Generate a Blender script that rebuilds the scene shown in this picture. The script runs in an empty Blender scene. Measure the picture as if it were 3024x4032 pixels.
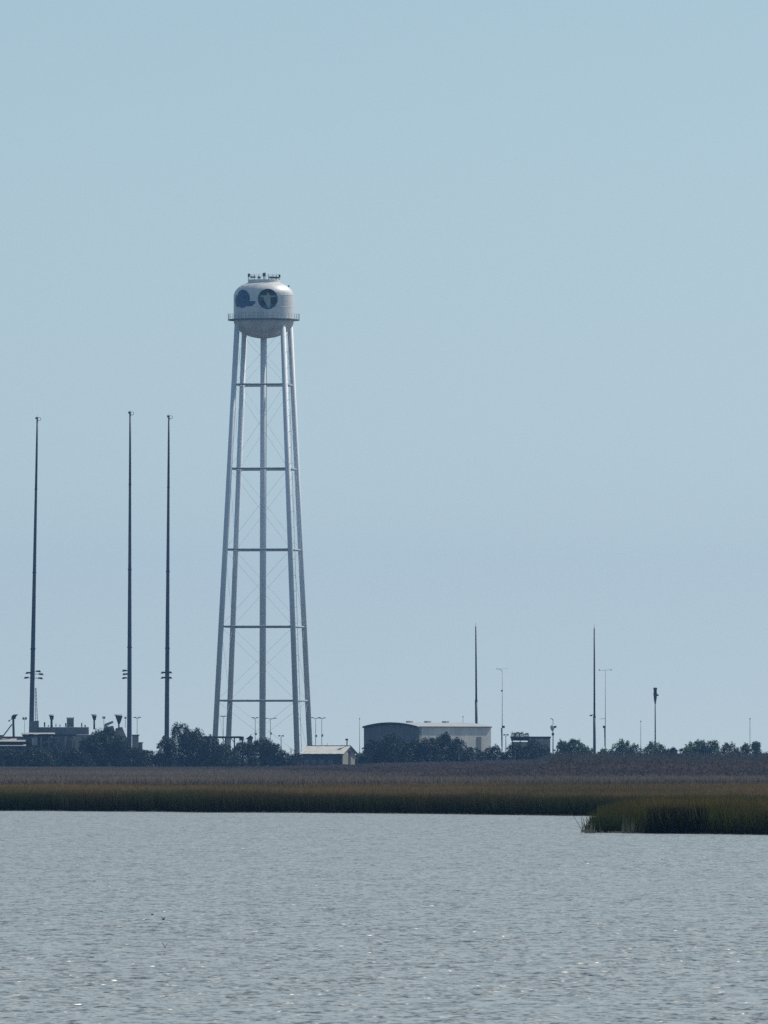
import bpy, math, random
import numpy as np
R = math.radians
rnd = random.Random(7)
rng = np.random.default_rng(11)
sc = bpy.context.scene
C = sc.collection

# ------------------------------------------------------------------ camera, sky, sun, exposure
F = 41800.0            # focal length in photograph pixels
HZ = 2960.0            # horizon row
EYE = 3.0              # eye height over the water
cam = bpy.data.cameras.new('camera'); co = bpy.data.objects.new('camera', cam); C.objects.link(co)
cam.sensor_width = 36; cam.lens = F / 4032 * 36; cam.shift_y = (HZ - 2016) / 4032
co.location = (0, 0, EYE); co.rotation_euler = (math.pi / 2, 0, 0)
cam.clip_start = 0.5; cam.clip_end = 30000
sc.camera = co

SUN_AZ, SUN_EL = 50.0, 47.0
world = bpy.data.worlds.new('World'); sc.world = world; world.use_nodes = True
wt = world.node_tree; bg = wt.nodes['Background']
sky = wt.nodes.new('ShaderNodeTexSky'); sky.sky_type = 'NISHITA'; sky.sun_disc = False
sky.sun_elevation = R(SUN_EL); sky.sun_rotation = R(SUN_AZ)
sky.air_density = 1.0; sky.dust_density = 0.6; sky.ozone_density = 1.6
tc = wt.nodes.new('ShaderNodeTexCoord'); mp = wt.nodes.new('ShaderNodeMapping')
mp.inputs['Scale'].default_value = (1, 1, 0.87); mp.inputs['Location'].default_value = (0, 0, 0.125)
wt.links.new(tc.outputs['Generated'], mp.inputs['Vector']); wt.links.new(mp.outputs['Vector'], sky.inputs['Vector'])
tint = wt.nodes.new('ShaderNodeMix'); tint.data_type = 'RGBA'; tint.blend_type = 'MULTIPLY'
tint.inputs['Factor'].default_value = 1.0; tint.inputs[7].default_value = (1.17, 1.04, 0.90, 1)
sx = wt.nodes.new('ShaderNodeSeparateXYZ'); wt.links.new(tc.outputs['Generated'], sx.inputs[0])
gr = wt.nodes.new('ShaderNodeMapRange'); gr.inputs['From Min'].default_value = 0.0; gr.inputs['From Max'].default_value = 0.09
wt.links.new(sx.outputs['Z'], gr.inputs['Value'])
gm = wt.nodes.new('ShaderNodeMix'); gm.data_type = 'RGBA'      # greyer air near the horizon, teal above, everywhere round
gm.inputs[6].default_value = (1.30, 1.115, 0.925, 1); gm.inputs[7].default_value = (1.10, 1.105, 0.915, 1)
wt.links.new(gr.outputs[0], gm.inputs['Factor']); wt.links.new(gm.outputs[2], tint.inputs[7])
wt.links.new(sky.outputs[0], tint.inputs[6]); wt.links.new(tint.outputs[2], bg.inputs['Color'])
bg.inputs['Strength'].default_value = 0.105

sl = bpy.data.lights.new('sun', 'SUN'); sl.energy = 4.0; sl.angle = R(0.53); sl.color = (1, 0.94, 0.85)
so = bpy.data.objects.new('sun', sl); C.objects.link(so)
so.rotation_euler = (R(90 - SUN_EL), 0, -R(SUN_AZ) + math.pi)
so.location = (300, 300, 400)

sc.view_settings.view_transform = 'Standard'; sc.view_settings.look = 'None'
sc.view_settings.gamma = 1; sc.view_settings.use_curve_mapping = False
sc.view_settings.exposure = 0.0
sc.render.engine = 'CYCLES'
sc.cycles.volume_bounces = 0
sc.cycles.max_bounces = 6; sc.cycles.diffuse_bounces = 3
sc.cycles.use_denoising = False; sc.cycles.denoiser = 'OPENIMAGEDENOISE'
sc.cycles.denoising_input_passes = 'RGB_ALBEDO_NORMAL'; sc.cycles.denoising_prefilter = 'ACCURATE'

# ------------------------------------------------------------------ helpers
def px(x, y, D):
    return ((x - 1512) * D / F, D, EYE + (HZ - y) * D / F)
def X(x, D): return (x - 1512) * D / F
def Zr(y, D): return EYE + (HZ - y) * D / F

def mat(name, col, rough=0.7, var=0.12, scale=1.0, metal=0.0, bump=0.0, dirt=None, trans=0.0, spec=0.5, streak=False):
    m = bpy.data.materials.new(name); m.use_nodes = True
    nt = m.node_tree; n = nt.nodes; l = nt.links
    b = n['Principled BSDF']; b.inputs['Roughness'].default_value = rough
    b.inputs['Metallic'].default_value = metal; b.inputs['Specular IOR Level'].default_value = spec
    g = n.new('ShaderNodeNewGeometry'); v = n.new('ShaderNodeMapping')
    if streak: v.inputs['Scale'].default_value = (1, 1, 0.15)
    l.new(g.outputs['Position'], v.inputs['Vector'])
    t = n.new('ShaderNodeTexNoise'); t.inputs['Scale'].default_value = scale; t.inputs['Detail'].default_value = 4
    l.new(v.outputs['Vector'], t.inputs['Vector'])
    r = n.new('ShaderNodeValToRGB')
    d = dirt or tuple(c * (1 - var * 2) for c in col)
    r.color_ramp.elements[0].position = 0.3; r.color_ramp.elements[1].position = 0.68
    r.color_ramp.elements[0].color = (*d, 1)
    r.color_ramp.elements[1].color = (*[min(1, c * (1 + var)) for c in col], 1)
    l.new(t.outputs['Fac'], r.inputs['Fac']); l.new(r.outputs['Color'], b.inputs['Base Color'])
    if bump:
        bp = n.new('ShaderNodeBump'); bp.inputs['Strength'].default_value = bump; bp.inputs['Distance'].default_value = 0.05
        l.new(t.outputs['Fac'], bp.inputs['Height']); l.new(bp.outputs['Normal'], b.inputs['Normal'])
    if trans:
        tr = n.new('ShaderNodeBsdfTranslucent'); l.new(r.outputs['Color'], tr.inputs['Color'])
        mx = n.new('ShaderNodeMixShader'); mx.inputs[0].default_value = trans
        l.new(b.outputs[0], mx.inputs[1]); l.new(tr.outputs[0], mx.inputs[2]); l.new(mx.outputs[0], n['Material Output'].inputs['Surface'])
    return m

def ramp_mat(name, stops, z0, z1, trans=0.25, patch=None, patch_scale=0.08):
    """plant colour: green stems below, straw seed heads above; patches of another growth."""
    m = bpy.data.materials.new(name); m.use_nodes = True
    nt = m.node_tree; n = nt.nodes; l = nt.links; b = n['Principled BSDF']
    b.inputs['Roughness'].default_value = 0.8; b.inputs['Specular IOR Level'].default_value = 0.15
    g = n.new('ShaderNodeNewGeometry'); s = n.new('ShaderNodeSeparateXYZ'); l.new(g.outputs['Position'], s.inputs[0])
    mr = n.new('ShaderNodeMapRange'); mr.inputs['From Min'].default_value = z0; mr.inputs['From Max'].default_value = z1
    l.new(s.outputs['Z'], mr.inputs['Value'])
    t = n.new('ShaderNodeTexNoise'); t.inputs['Scale'].default_value = 1.3; t.inputs['Detail'].default_value = 5
    l.new(g.outputs['Position'], t.inputs['Vector'])
    a = n.new('ShaderNodeMath'); a.operation = 'MULTIPLY_ADD'; a.inputs[1].default_value = 0.7; a.inputs[2].default_value = -0.35
    l.new(t.outputs['Fac'], a.inputs[0])
    ad = n.new('ShaderNodeMath'); ad.operation = 'ADD'; l.new(mr.outputs[0], ad.inputs[0]); l.new(a.outputs[0], ad.inputs[1])
    r = n.new('ShaderNodeValToRGB'); el = r.color_ramp.elements
    el[0].position = stops[0][0]; el[0].color = (*stops[0][1], 1)
    el[1].position = stops[-1][0]; el[1].color = (*stops[-1][1], 1)
    for p, c in stops[1:-1]:
        e = el.new(p); e.color = (*c, 1)
    l.new(ad.outputs[0], r.inputs['Fac'])
    out = r.outputs['Color']
    if patch:
        mp2 = n.new('ShaderNodeMapping'); mp2.inputs['Scale'].default_value = (1, 0.45, 1); l.new(g.outputs['Position'], mp2.inputs['Vector'])
        t2 = n.new('ShaderNodeTexNoise'); t2.inputs['Scale'].default_value = patch_scale; t2.inputs['Detail'].default_value = 5
        l.new(mp2.outputs['Vector'], t2.inputs['Vector'])
        r2 = n.new('ShaderNodeValToRGB'); r2.color_ramp.elements[0].position = 0.42; r2.color_ramp.elements[1].position = 0.62
        l.new(t2.outputs['Fac'], r2.inputs['Fac'])
        mx = n.new('ShaderNodeMix'); mx.data_type = 'RGBA'; mx.blend_type = 'MULTIPLY'; mx.inputs[7].default_value = (*patch, 1)
        l.new(r2.outputs['Color'], mx.inputs['Factor']); l.new(out, mx.inputs[6]); out = mx.outputs[2]
    l.new(out, b.inputs['Base Color'])
    tr = n.new('ShaderNodeBsdfTranslucent'); l.new(out, tr.inputs['Color'])
    ms = n.new('ShaderNodeMixShader'); ms.inputs[0].default_value = trans
    l.new(b.outputs[0], ms.inputs[1]); l.new(tr.outputs[0], ms.inputs[2]); l.new(ms.outputs[0], n['Material Output'].inputs['Surface'])
    return m

M = dict(
    tank=mat('tank_white_paint', (0.80, 0.80, 0.79), 0.42, 0.05, 0.5, dirt=(0.62, 0.60, 0.57), streak=True),
    leg=mat('leg_white_paint', (0.80, 0.84, 0.88), 0.6, 0.05, 0.4, dirt=(0.68, 0.70, 0.72), streak=True),
    steel=mat('galvanised_steel', (0.16, 0.18, 0.20), 0.5, 0.12, 1.5, metal=0.3),
    strut=mat('grey_strut_paint', (0.40, 0.44, 0.46), 0.6, 0.08, 1.0),
    dark=mat('dark_weathered_steel', (0.035, 0.045, 0.06), 0.6, 0.15, 1.2),
    mast=mat('mast_grey_composite', (0.07, 0.085, 0.11), 0.55, 0.15, 0.3, streak=True),
    wood=mat('weathered_timber_pole', (0.12, 0.10, 0.09), 0.85, 0.15, 1.0, streak=True),
    navy=mat('navy_emblem_paint', (0.004, 0.015, 0.016), 0.45, 0.05),
    teal=mat('teal_emblem_paint', (0.025, 0.12, 0.17), 0.45, 0.05),
    pale=mat('pale_emblem_paint', (0.42, 0.50, 0.44), 0.45, 0.05),
    blue=mat('blue_emblem_paint', (0.016, 0.11, 0.23), 0.45, 0.08),
    conc=mat('weathered_concrete', (0.29, 0.27, 0.255), 0.9, 0.2, 0.5, dirt=(0.10, 0.10, 0.10), bump=0.3),
    conc_l=mat('pale_concrete', (0.42, 0.41, 0.38), 0.9, 0.12, 0.6, bump=0.3),
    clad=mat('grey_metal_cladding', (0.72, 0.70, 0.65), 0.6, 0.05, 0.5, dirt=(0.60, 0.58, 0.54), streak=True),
    clad_d=mat('shade_dark_metal_cladding', (0.18, 0.19, 0.195), 0.6, 0.12, 0.4, streak=True),
    roofw=mat('pale_sheet_roof', (0.40, 0.41, 0.42), 0.55, 0.05, 0.6),
    trim=mat('dark_roof_trim', (0.03, 0.04, 0.045), 0.7, 0.1),
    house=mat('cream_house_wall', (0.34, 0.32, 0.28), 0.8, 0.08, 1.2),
    house_d=mat('shade_dark_house_wall', (0.07, 0.075, 0.075), 0.8, 0.12, 1.5),
    hroof=mat('pale_house_roof', (0.74, 0.70, 0.63), 0.7, 0.08, 1.2),
    ridge=mat('red_brown_ridge', (0.16, 0.06, 0.05), 0.7, 0.1),
    glass=mat('window_glass', (0.12, 0.14, 0.16), 0.15, 0.05),
    rust=mat('rusty_fixture', (0.13, 0.07, 0.05), 0.8, 0.2, 3.0),
    beige=mat('beige_shelter_panel', (0.34, 0.31, 0.24), 0.7, 0.1, 1.0),
    bark=mat('shrub_bark', (0.06, 0.05, 0.04), 0.9, 0.2, 3.0),
    leafd=mat('dark_evergreen_leaf', (0.022, 0.042, 0.026), 0.6, 0.3, 1.2, dirt=(0.010, 0.022, 0.016), trans=0.16, spec=0.25),
    leafg=mat('green_shrub_leaf', (0.065, 0.12, 0.045), 0.6, 0.3, 1.2, dirt=(0.018, 0.038, 0.02), trans=0.45, spec=0.25),
    leafo=mat('olive_shrub_leaf', (0.085, 0.080, 0.038), 0.65, 0.25, 1.2, dirt=(0.03, 0.035, 0.02), trans=0.22, spec=0.2),
    twig=mat('bare_twig', (0.16, 0.13, 0.11), 0.85, 0.2, 2.0),
    feather=mat('dark_feather', (0.03, 0.03, 0.035), 0.8, 0.2, 20),
)
GREEN = (0.020, 0.034, 0.008)
M['fringe'] = ramp_mat('creek_edge_cordgrass', [(0.0, (0.005, 0.008, 0.003)), (0.35, (0.019, 0.026, 0.009)), (0.65, (0.055, 0.046, 0.019)), (1.0, (0.15, 0.105, 0.052))], 0.05, 1.1, 0.25, patch=(0.75, 1.15, 0.9), patch_scale=0.25)
M['meadow'] = ramp_mat('brown_marsh_grass', [(0.0, (0.08, 0.05, 0.02)), (0.5, (0.18, 0.115, 0.055)), (1.0, (0.28, 0.19, 0.10))], 0.1, 0.95, 0.33, patch=(0.55, 0.66, 0.6), patch_scale=0.05)
M['spit'] = ramp_mat('spit_cordgrass', [(0.0, (0.008, 0.013, 0.003)), (0.35, (0.036, 0.046, 0.010)), (0.75, (0.085, 0.068, 0.020)), (1.0, (0.16, 0.11, 0.045))], 0.05, 1.3, 0.38, patch=(0.7, 0.95, 0.7), patch_scale=0.3)
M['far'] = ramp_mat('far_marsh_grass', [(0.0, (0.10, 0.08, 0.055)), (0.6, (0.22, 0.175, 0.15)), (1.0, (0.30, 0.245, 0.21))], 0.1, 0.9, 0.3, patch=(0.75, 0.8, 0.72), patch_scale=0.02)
M['scrub'] = ramp_mat('purple_brown_scrub', [(0.0, (0.10, 0.075, 0.075)), (0.5, (0.105, 0.082, 0.084)), (1.0, (0.065, 0.062, 0.055))], 0.2, 2.6, 0.45, patch=(0.55, 0.75, 0.75), patch_scale=0.05)
M['straw'] = mat('bleached_straw', (0.20, 0.20, 0.14), 0.8, 0.2, 4, trans=0.3)

class MB:
    def __init__(s): s.v = []; s.f = []
    def box(s, cx, cy, cz, sx, sy, sz, rz=0.0):
        c, n = math.cos(rz), math.sin(rz); b = len(s.v)
        for dz in (-.5, .5):
            for dx, dy in ((-.5, -.5), (.5, -.5), (.5, .5), (-.5, .5)):
                x, y = dx * sx, dy * sy
                s.v.append((cx + x * c - y * n, cy + x * n + y * c, cz + dz * sz))
        s.f += [(b, b+3, b+2, b+1), (b+4, b+5, b+6, b+7), (b, b+1, b+5, b+4), (b+1, b+2, b+6, b+5), (b+2, b+3, b+7, b+6), (b+3, b, b+4, b+7)]
        return s
    def tube(s, p0, p1, r0, r1=None, n=10, cap=True):
        r1 = r0 if r1 is None else r1
        a = np.array(p0, float); b_ = np.array(p1, float); d = b_ - a; L = np.linalg.norm(d); d /= max(L, 1e-9)
        u = np.cross(d, (0, 0, 1) if abs(d[2]) < .9 else (1, 0, 0)); u /= np.linalg.norm(u); w = np.cross(d, u)
        k = len(s.v)
        for P, r in ((a, r0), (b_, r1)):
            for i in range(n):
                t = 2 * math.pi * i / n
                s.v.append(tuple(P + r * (math.cos(t) * u + math.sin(t) * w)))
        for i in range(n):
            j = (i + 1) % n; s.f.append((k + i, k + n + i, k + n + j, k + j))
        if cap:
            s.f.append(tuple(range(k, k + n))); s.f.append(tuple(range(k + 2 * n - 1, k + n - 1, -1)))
        return s
    def path(s, pts, r, n=8):
        for a, b in zip(pts[:-1], pts[1:]): s.tube(a, b, r, r, n)
        return s
    def lathe(s, cx, cy, prof, n=64):
        k = len(s.v)
        for r, z in prof:
            for i in range(n):
                t = 2 * math.pi * i / n; s.v.append((cx + r * math.cos(t), cy + r * math.sin(t), z))
        for q in range(len(prof) - 1):
            for i in range(n):
                j = (i + 1) % n; s.f.append((k + q*n + i, k + q*n + j, k + (q+1)*n + j, k + (q+1)*n + i))
        return s
    def prism(s, pts, off):
        """pts: ordered 3-D polygon; off: extrusion vector"""
        k = len(s.v); n = len(pts)
        s.v += [tuple(p) for p in pts] + [tuple(p[i] + off[i] for i in range(3)) for p in pts]
        s.f.append(tuple(range(k, k + n))); s.f.append(tuple(range(k + 2*n - 1, k + n - 1, -1)))
        for i in range(n):
            j = (i + 1) % n; s.f.append((k + i, k + n + i, k + n + j, k + j))
        return s

def setp(o, label=None, cat=None, group=None, kind=None):
    if label: o['label'] = label
    if cat: o['category'] = cat
    if group: o['group'] = group
    if kind: o['kind'] = kind
    return o
def thing(name, label, cat, loc, group=None):
    o = bpy.data.objects.new(name, None); C.objects.link(o); o.location = loc; o.empty_display_size = 0.3
    return setp(o, label, cat, group)
WL = {}
def wloc(o):
    p = np.array(o.location)
    return p if o.parent is None else p + wloc(o.parent)
def build(name, mb, m, parent=None, smooth=False, origin=None):
    org = wloc(parent) if parent is not None else np.array(origin if origin is not None else (0, 0, 0), float)
    me = bpy.data.meshes.new(name)
    me.from_pydata([(v[0] - org[0], v[1] - org[1], v[2] - org[2]) for v in mb.v], [], mb.f)
    me.materials.append(m)
    if smooth:
        me.polygons.foreach_set('use_smooth', [True] * len(me.polygons))
    o = bpy.data.objects.new(name, me); C.objects.link(o)
    if parent is not None: o.parent = parent
    else: o.location = tuple(org)
    return o
def tri_mesh(name, V, m, parent=None, origin=None):
    """V: (n,3,3) loose triangles"""
    org = wloc(parent) if parent is not None else np.array(origin if origin is not None else (0, 0, 0), float)
    n = len(V); me = bpy.data.meshes.new(name)
    me.vertices.add(n * 3); me.vertices.foreach_set('co', (V.reshape(-1, 3) - org).astype(np.float32).ravel())
    me.loops.add(n * 3); me.loops.foreach_set('vertex_index', np.arange(n * 3, dtype=np.int32))
    me.polygons.add(n); me.polygons.foreach_set('loop_start', np.arange(0, n * 3, 3, dtype=np.int32))
    me.polygons.foreach_set('loop_total', np.full(n, 3, dtype=np.int32))
    me.update(calc_edges=True); me.materials.append(m)
    o = bpy.data.objects.new(name, me); C.objects.link(o)
    if parent is not None: o.parent = parent
    else: o.location = tuple(org)
    return o

def vnoise(x, y, scale, seed=0):
    """smooth value noise on numpy arrays, 0..1"""
    x = np.asarray(x, float) * scale; y = np.asarray(y, float) * scale
    xi = np.floor(x).astype(np.int64); yi = np.floor(y).astype(np.int64); fx = x - xi; fy = y - yi
    fx = fx * fx * (3 - 2 * fx); fy = fy * fy * (3 - 2 * fy)
    def h(a, b):
        k = (a * 374761393 + b * 668265263 + seed * 982451653) & 0x7fffffff
        k = ((k ^ (k >> 13)) * 1274126177) & 0x7fffffff
        return ((k ^ (k >> 16)) & 0xffff) / 65535.0
    return (h(xi, yi) * (1 - fx) + h(xi + 1, yi) * fx) * (1 - fy) + (h(xi, yi + 1) * (1 - fx) + h(xi + 1, yi + 1) * fx) * fy

# ------------------------------------------------------------------ land and water
def shoreA(x):     # main front of the marsh island
    b = np.interp(x, [-400, -60, -19.5, 0, 9.2, 14, 400], [700, 560, 538, 516, 497, 492, 470])
    return b + (vnoise(x, 0 * x, 0.35, 3) - .5) * 5 + (vnoise(x, 0 * x, 1.6, 4) - .5) * 1.6
def shoreB(x):     # front of the spit on the right
    return np.interp(x, [7.3, 10, 13.8, 60, 400], [393, 389, 382.5, 370, 340]) + (vnoise(x, 0 * x, 0.9, 5) - .5) * 2.4
def backB(x): return 396 + (x - 7.3) / 5.2 * 108
def is_land(x, y):
    a = (y > shoreA(x)) & (y < 742 + (vnoise(x, 0 * x, .1, 8) - .5) * 14)
    b = (x > 7.35) & (y > shoreB(x)) & (y < np.maximum(backB(x), shoreB(x) + 2))
    b |= (x > 12.5) & (y > shoreB(x)) & (y <= shoreA(x) + 2)
    c = y > 930 + (vnoise(x, 0 * x, .05, 9) - .5) * 30
    return a | b | c
def gz(x, y):
    x = np.asarray(x, float); y = np.asarray(y, float)
    L = is_land(x, y)
    up = np.clip((y - 1500) / 350, 0, 1); up = up * up * (3 - 2 * up)
    return np.where(L, 0.03 + 0.05 * vnoise(x, y, .05, 2) + 0.12 * up, -0.5)

def grid(name, xs_fn, ys, us, zf, m, smooth=True):
    Y, U = np.meshgrid(ys, us, indexing='ij'); Xc = xs_fn(Y, U); Z = zf(Xc, Y)
    ny, nx = Y.shape; me = bpy.data.meshes.new(name)
    V = np.stack([Xc, Y, Z], -1).reshape(-1, 3).astype(np.float32)
    me.vertices.add(len(V)); me.vertices.foreach_set('co', V.ravel())
    i = np.arange(ny - 1)[:, None] * nx + np.arange(nx - 1)[None, :]
    Fq = np.stack([i, i + 1, i + nx + 1, i + nx], -1).reshape(-1, 4).astype(np.int32); n = len(Fq)
    me.loops.add(n * 4); me.loops.foreach_set('vertex_index', Fq.ravel())
    me.polygons.add(n); me.polygons.foreach_set('loop_start', np.arange(0, n * 4, 4, dtype=np.int32))
    me.polygons.foreach_set('loop_total', np.full(n, 4, dtype=np.int32))
    me.polygons.foreach_set('use_smooth', np.full(n, smooth))
    me.update(calc_edges=True); me.materials.append(m)
    o = bpy.data.objects.new(name, me); C.objects.link(o); return o

def mud_mat():
    m = mat('marsh_mud', (0.014, 0.013, 0.007), 0.7, 0.25, 0.8, dirt=(0.008, 0.009, 0.004), bump=0.4)
    return m
ys = np.concatenate([[-150, -20, 100, 200, 300, 350], np.arange(360, 575, 1.0), np.arange(575, 760, 5), np.arange(760, 2300, 14), [2400, 2800, 3500, 4500, 5800]])
us = np.concatenate([[-4000, -1200, -400, -150, -80], np.arange(-60, 60.1, 0.75), [80, 150, 400, 1200, 4000]])
g = grid('ground', lambda Y, U: U, ys, us, gz, mud_mat())
setp(g, 'dark muddy marsh ground under the grass', None, None, 'structure')

# water: real ripples, finest where they are seen
comp = []
for k in range(56):
    lam = 0.12 * (5 ** (k / 55.0)); th = rng.normal(0.25, 0.75) - math.pi / 2
    comp.append((lam, 2 * math.pi / lam * math.cos(th), 2 * math.pi / lam * math.sin(th), rng.uniform(0, 6.283), 0.0020 * lam ** 1.0))
def wave(Xc, Y):
    Z = np.zeros_like(Xc)
    dens = (np.abs(Xc) < 0.05 * Y) & (Y > 90) & (Y < 700)
    x = Xc[dens]; y = Y[dens]; z = np.zeros_like(x)
    gust = 0.45 + 0.7 * vnoise(x, y * 0.35, 0.12, 21) + 0.5 * vnoise(x, y * 0.5, 0.6, 22)
    dy = 0.0005 * y
    for lam, kx, ky, ph, a in comp:
        f = np.clip(lam / (2.4 * dy) - 0.5, 0, 1)
        z += f * a * np.sin(kx * x + ky * y + ph)
    z = z * gust; z = z + 50.0 * z * np.abs(z) * (z > 0)
    Z[dens] = z
    return Z
def water_mat():
    m = bpy.data.materials.new('estuary_water'); m.use_nodes = True
    nt = m.node_tree; n = nt.nodes; l = nt.links; b = n['Principled BSDF']
    b.inputs['Base Color'].default_value = (0.27, 0.30, 0.305, 1); b.inputs['Roughness'].default_value = 0.38; b.inputs['IOR'].default_value = 1.333
    g = n.new('ShaderNodeNewGeometry')
    acc = g.outputs['Normal']
    for sc_, k in ((0.35, 0.03), (1.3, 0.10), (3.0, 0.21), (6.5, 0.28), (13.0, 0.17)):     # small facets of the chop, as slopes
        mp_ = n.new('ShaderNodeMapping'); mp_.inputs['Rotation'].default_value = (0, 0, 0.08); mp_.inputs['Scale'].default_value = (1, 0.4, 1)
        l.new(g.outputs['Position'], mp_.inputs['Vector'])
        t = n.new('ShaderNodeTexNoise'); t.inputs['Scale'].default_value = sc_; t.inputs['Detail'].default_value = 2; t.inputs['Roughness'].default_value = 0.5
        l.new(mp_.outputs['Vector'], t.inputs['Vector'])
        v = n.new('ShaderNodeVectorMath'); v.operation = 'MULTIPLY_ADD'; v.inputs[1].default_value = (9, 9, 0); v.inputs[2].default_value = (-4.5, -4.5, 0)
        l.new(t.outputs['Color'], v.inputs[0])
        for op, lim in (('MINIMUM', 1.0), ('MAXIMUM', -1.0)):       # flat facets with sharp creases between them
            q = n.new('ShaderNodeVectorMath'); q.operation = op; q.inputs[1].default_value = (lim, lim, lim); l.new(v.outputs[0], q.inputs[0]); v = q
        q = n.new('ShaderNodeVectorMath'); q.operation = 'MULTIPLY'; q.inputs[1].default_value = (k, k, 0); l.new(v.outputs[0], q.inputs[0]); v = q
        ad = n.new('ShaderNodeVectorMath'); ad.operation = 'ADD'; l.new(acc, ad.inputs[0]); l.new(v.outputs[0], ad.inputs[1]); acc = ad.outputs[0]
    prev = n.new('ShaderNodeVectorMath'); prev.operation = 'NORMALIZE'; l.new(acc, prev.inputs[0])
    l.new(prev.outputs[0], b.inputs['Normal'])
    return m
yw = np.concatenate([[2, 20, 60, 90], 105 * np.exp(np.arange(0, 0.6, 0.0004)), 105 * math.exp(0.6) * np.exp(np.arange(0, 1.08, 0.0008)), [600, 800, 1200, 2500, 5800]])
uw = np.concatenate([[-60, -10, -2, -.5, -.15, -.06], np.linspace(-0.041, 0.041, 262), [.06, .15, .5, 2, 10, 60]])
wo = grid('water', lambda Y, U: np.clip(U * Y, -4000, 4000), yw, uw, wave, water_mat())
setp(wo, 'grey wind-rippled estuary water filling the foreground', None, None, 'structure')

# ------------------------------------------------------------------ grass
def pxof(x, y): return 1512 + x * F / y
def blades(n_density, x0f, x1f, y0, y1, hmin, hmax, w, lean, seed, zone=None, hmod=None):
    r = np.random.default_rng(seed)
    xa, xb = min(x0f(y0), x0f(y1)), max(x1f(y0), x1f(y1))
    N = int((xb - xa) * (y1 - y0) * n_density)
    x = r.uniform(xa, xb, N); y = r.uniform(y0, y1, N)
    k = (x > x0f(y)) & (x < x1f(y)) & is_land(x, y)
    if zone is not None: k &= zone(x, y, r)
    x = x[k]; y = y[k]; N = len(x)
    z = gz(x, y) - 0.03
    cl = vnoise(x, y, 0.9, seed) * 0.6 + vnoise(x, y, 0.2, seed + 1) * 0.4
    h = (hmin + (hmax - hmin) * np.clip(cl * 1.3 - .15 + r.normal(0, .18, N), 0, 1.25))
    if hmod is not None: h = h * hmod(x, y)
    ww = w * r.uniform(0.6, 1.4, N); a = r.uniform(0, math.pi, N)
    dx = np.cos(a) * ww / 2; dy = np.sin(a) * ww / 2
    lx = r.normal(0.06, lean, N) * h; ly = r.normal(0, lean, N) * h
    V = np.zeros((N, 3, 3))
    V[:, 0] = np.stack([x - dx, y - dy, z], -1); V[:, 1] = np.stack([x + dx, y + dy, z], -1); V[:, 2] = np.stack([x + lx, y + ly, z + h], -1)
    return V
lf = lambda m_: (lambda y: -(m_) * np.asarray(y, float)); rf = lambda m_: (lambda y: m_ * np.asarray(y, float))
# short dark cordgrass in front
V = blades(75, lf(.046), rf(.046), 488, 562, 0.62, 1.0, 0.045, 0.2, 31, zone=lambda x, y, r: (y < shoreA(x) + 10 + 9 * vnoise(x, y, .15, 12)) & (y > shoreA(x) - 1), hmod=lambda x, y: .8 + .45 * vnoise(x, y, .12, 61))
o = tri_mesh('cordgrass', V, M['fringe']); setp(o, 'dark green cordgrass standing along the water line of the island', 'grass', None, 'stuff')
V = blades(17, lf(.045), rf(.045), 505, 745, 0.6, 0.92, 0.085, 0.16, 32, zone=lambda x, y, r: y > shoreA(x) + 9)
o = tri_mesh('marsh_grass', V, M['meadow']); setp(o, 'flat brown marsh grass meadow behind the dark fringe', 'grass', None, 'stuff')
# taller spit
spitz = lambda x, y, r: (y < shoreA(x) - 2) & (r.uniform(0, 1, len(x)) < np.clip((x - 7.3) / 2.4, 0.05, 1))
V = blades(95, lambda y: 7.2 + 0 * np.asarray(y, float), lambda y: .045 * np.asarray(y, float) + 2, 378, 415, 0.85, 1.4, 0.04, 0.24, 33, zone=spitz,
           hmod=lambda x, y: np.clip(0.35 + (x - 7.2) * 0.2, 0.35, 0.95) * (0.62 + 0.45 * vnoise(x, y, 0.7, 77) + 0.3 * vnoise(x, y, 2.6, 78)))
V3 = blades(6, lambda y: 7.35 + 0 * np.asarray(y, float), lambda y: .045 * np.asarray(y, float) + 2, 380, 395, 0.6, 1.45, 0.03, 0.45, 38)
V2 = blades(24, lambda y: 7.3 + 0 * np.asarray(y, float), lambda y: .045 * np.asarray(y, float) + 2, 415, 500, 0.75, 1.05, 0.07, 0.13, 34, zone=spitz)
o = tri_mesh('spit_grass', np.concatenate([V, V2, V3]), M['spit']); setp(o, 'taller olive and rust grass on the spit at right, a dark hollow in it', 'grass', None, 'stuff')
V = blades(170, lambda y: 9.75 + 0 * np.asarray(y, float), lambda y: 11.7 + 0 * np.asarray(y, float), 383, 398, 0.8, 1.15, 0.045, 0.12, 44)  # near-black blades stand in for the shade inside the hollow
M['shade_grass'] = ramp_mat('shade_black_grass', [(0.0, (0.004, 0.006, 0.003)), (0.6, (0.007, 0.009, 0.004)), (1.0, (0.035, 0.030, 0.010))], 0.0, 1.5, 0.05)
o = tri_mesh('hollow_shade_grass', V, M['shade_grass']); setp(o, 'near-black grass blades painted with the shade of the hollow in the middle of the spit', 'shade_grass', None, 'stuff')
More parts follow.
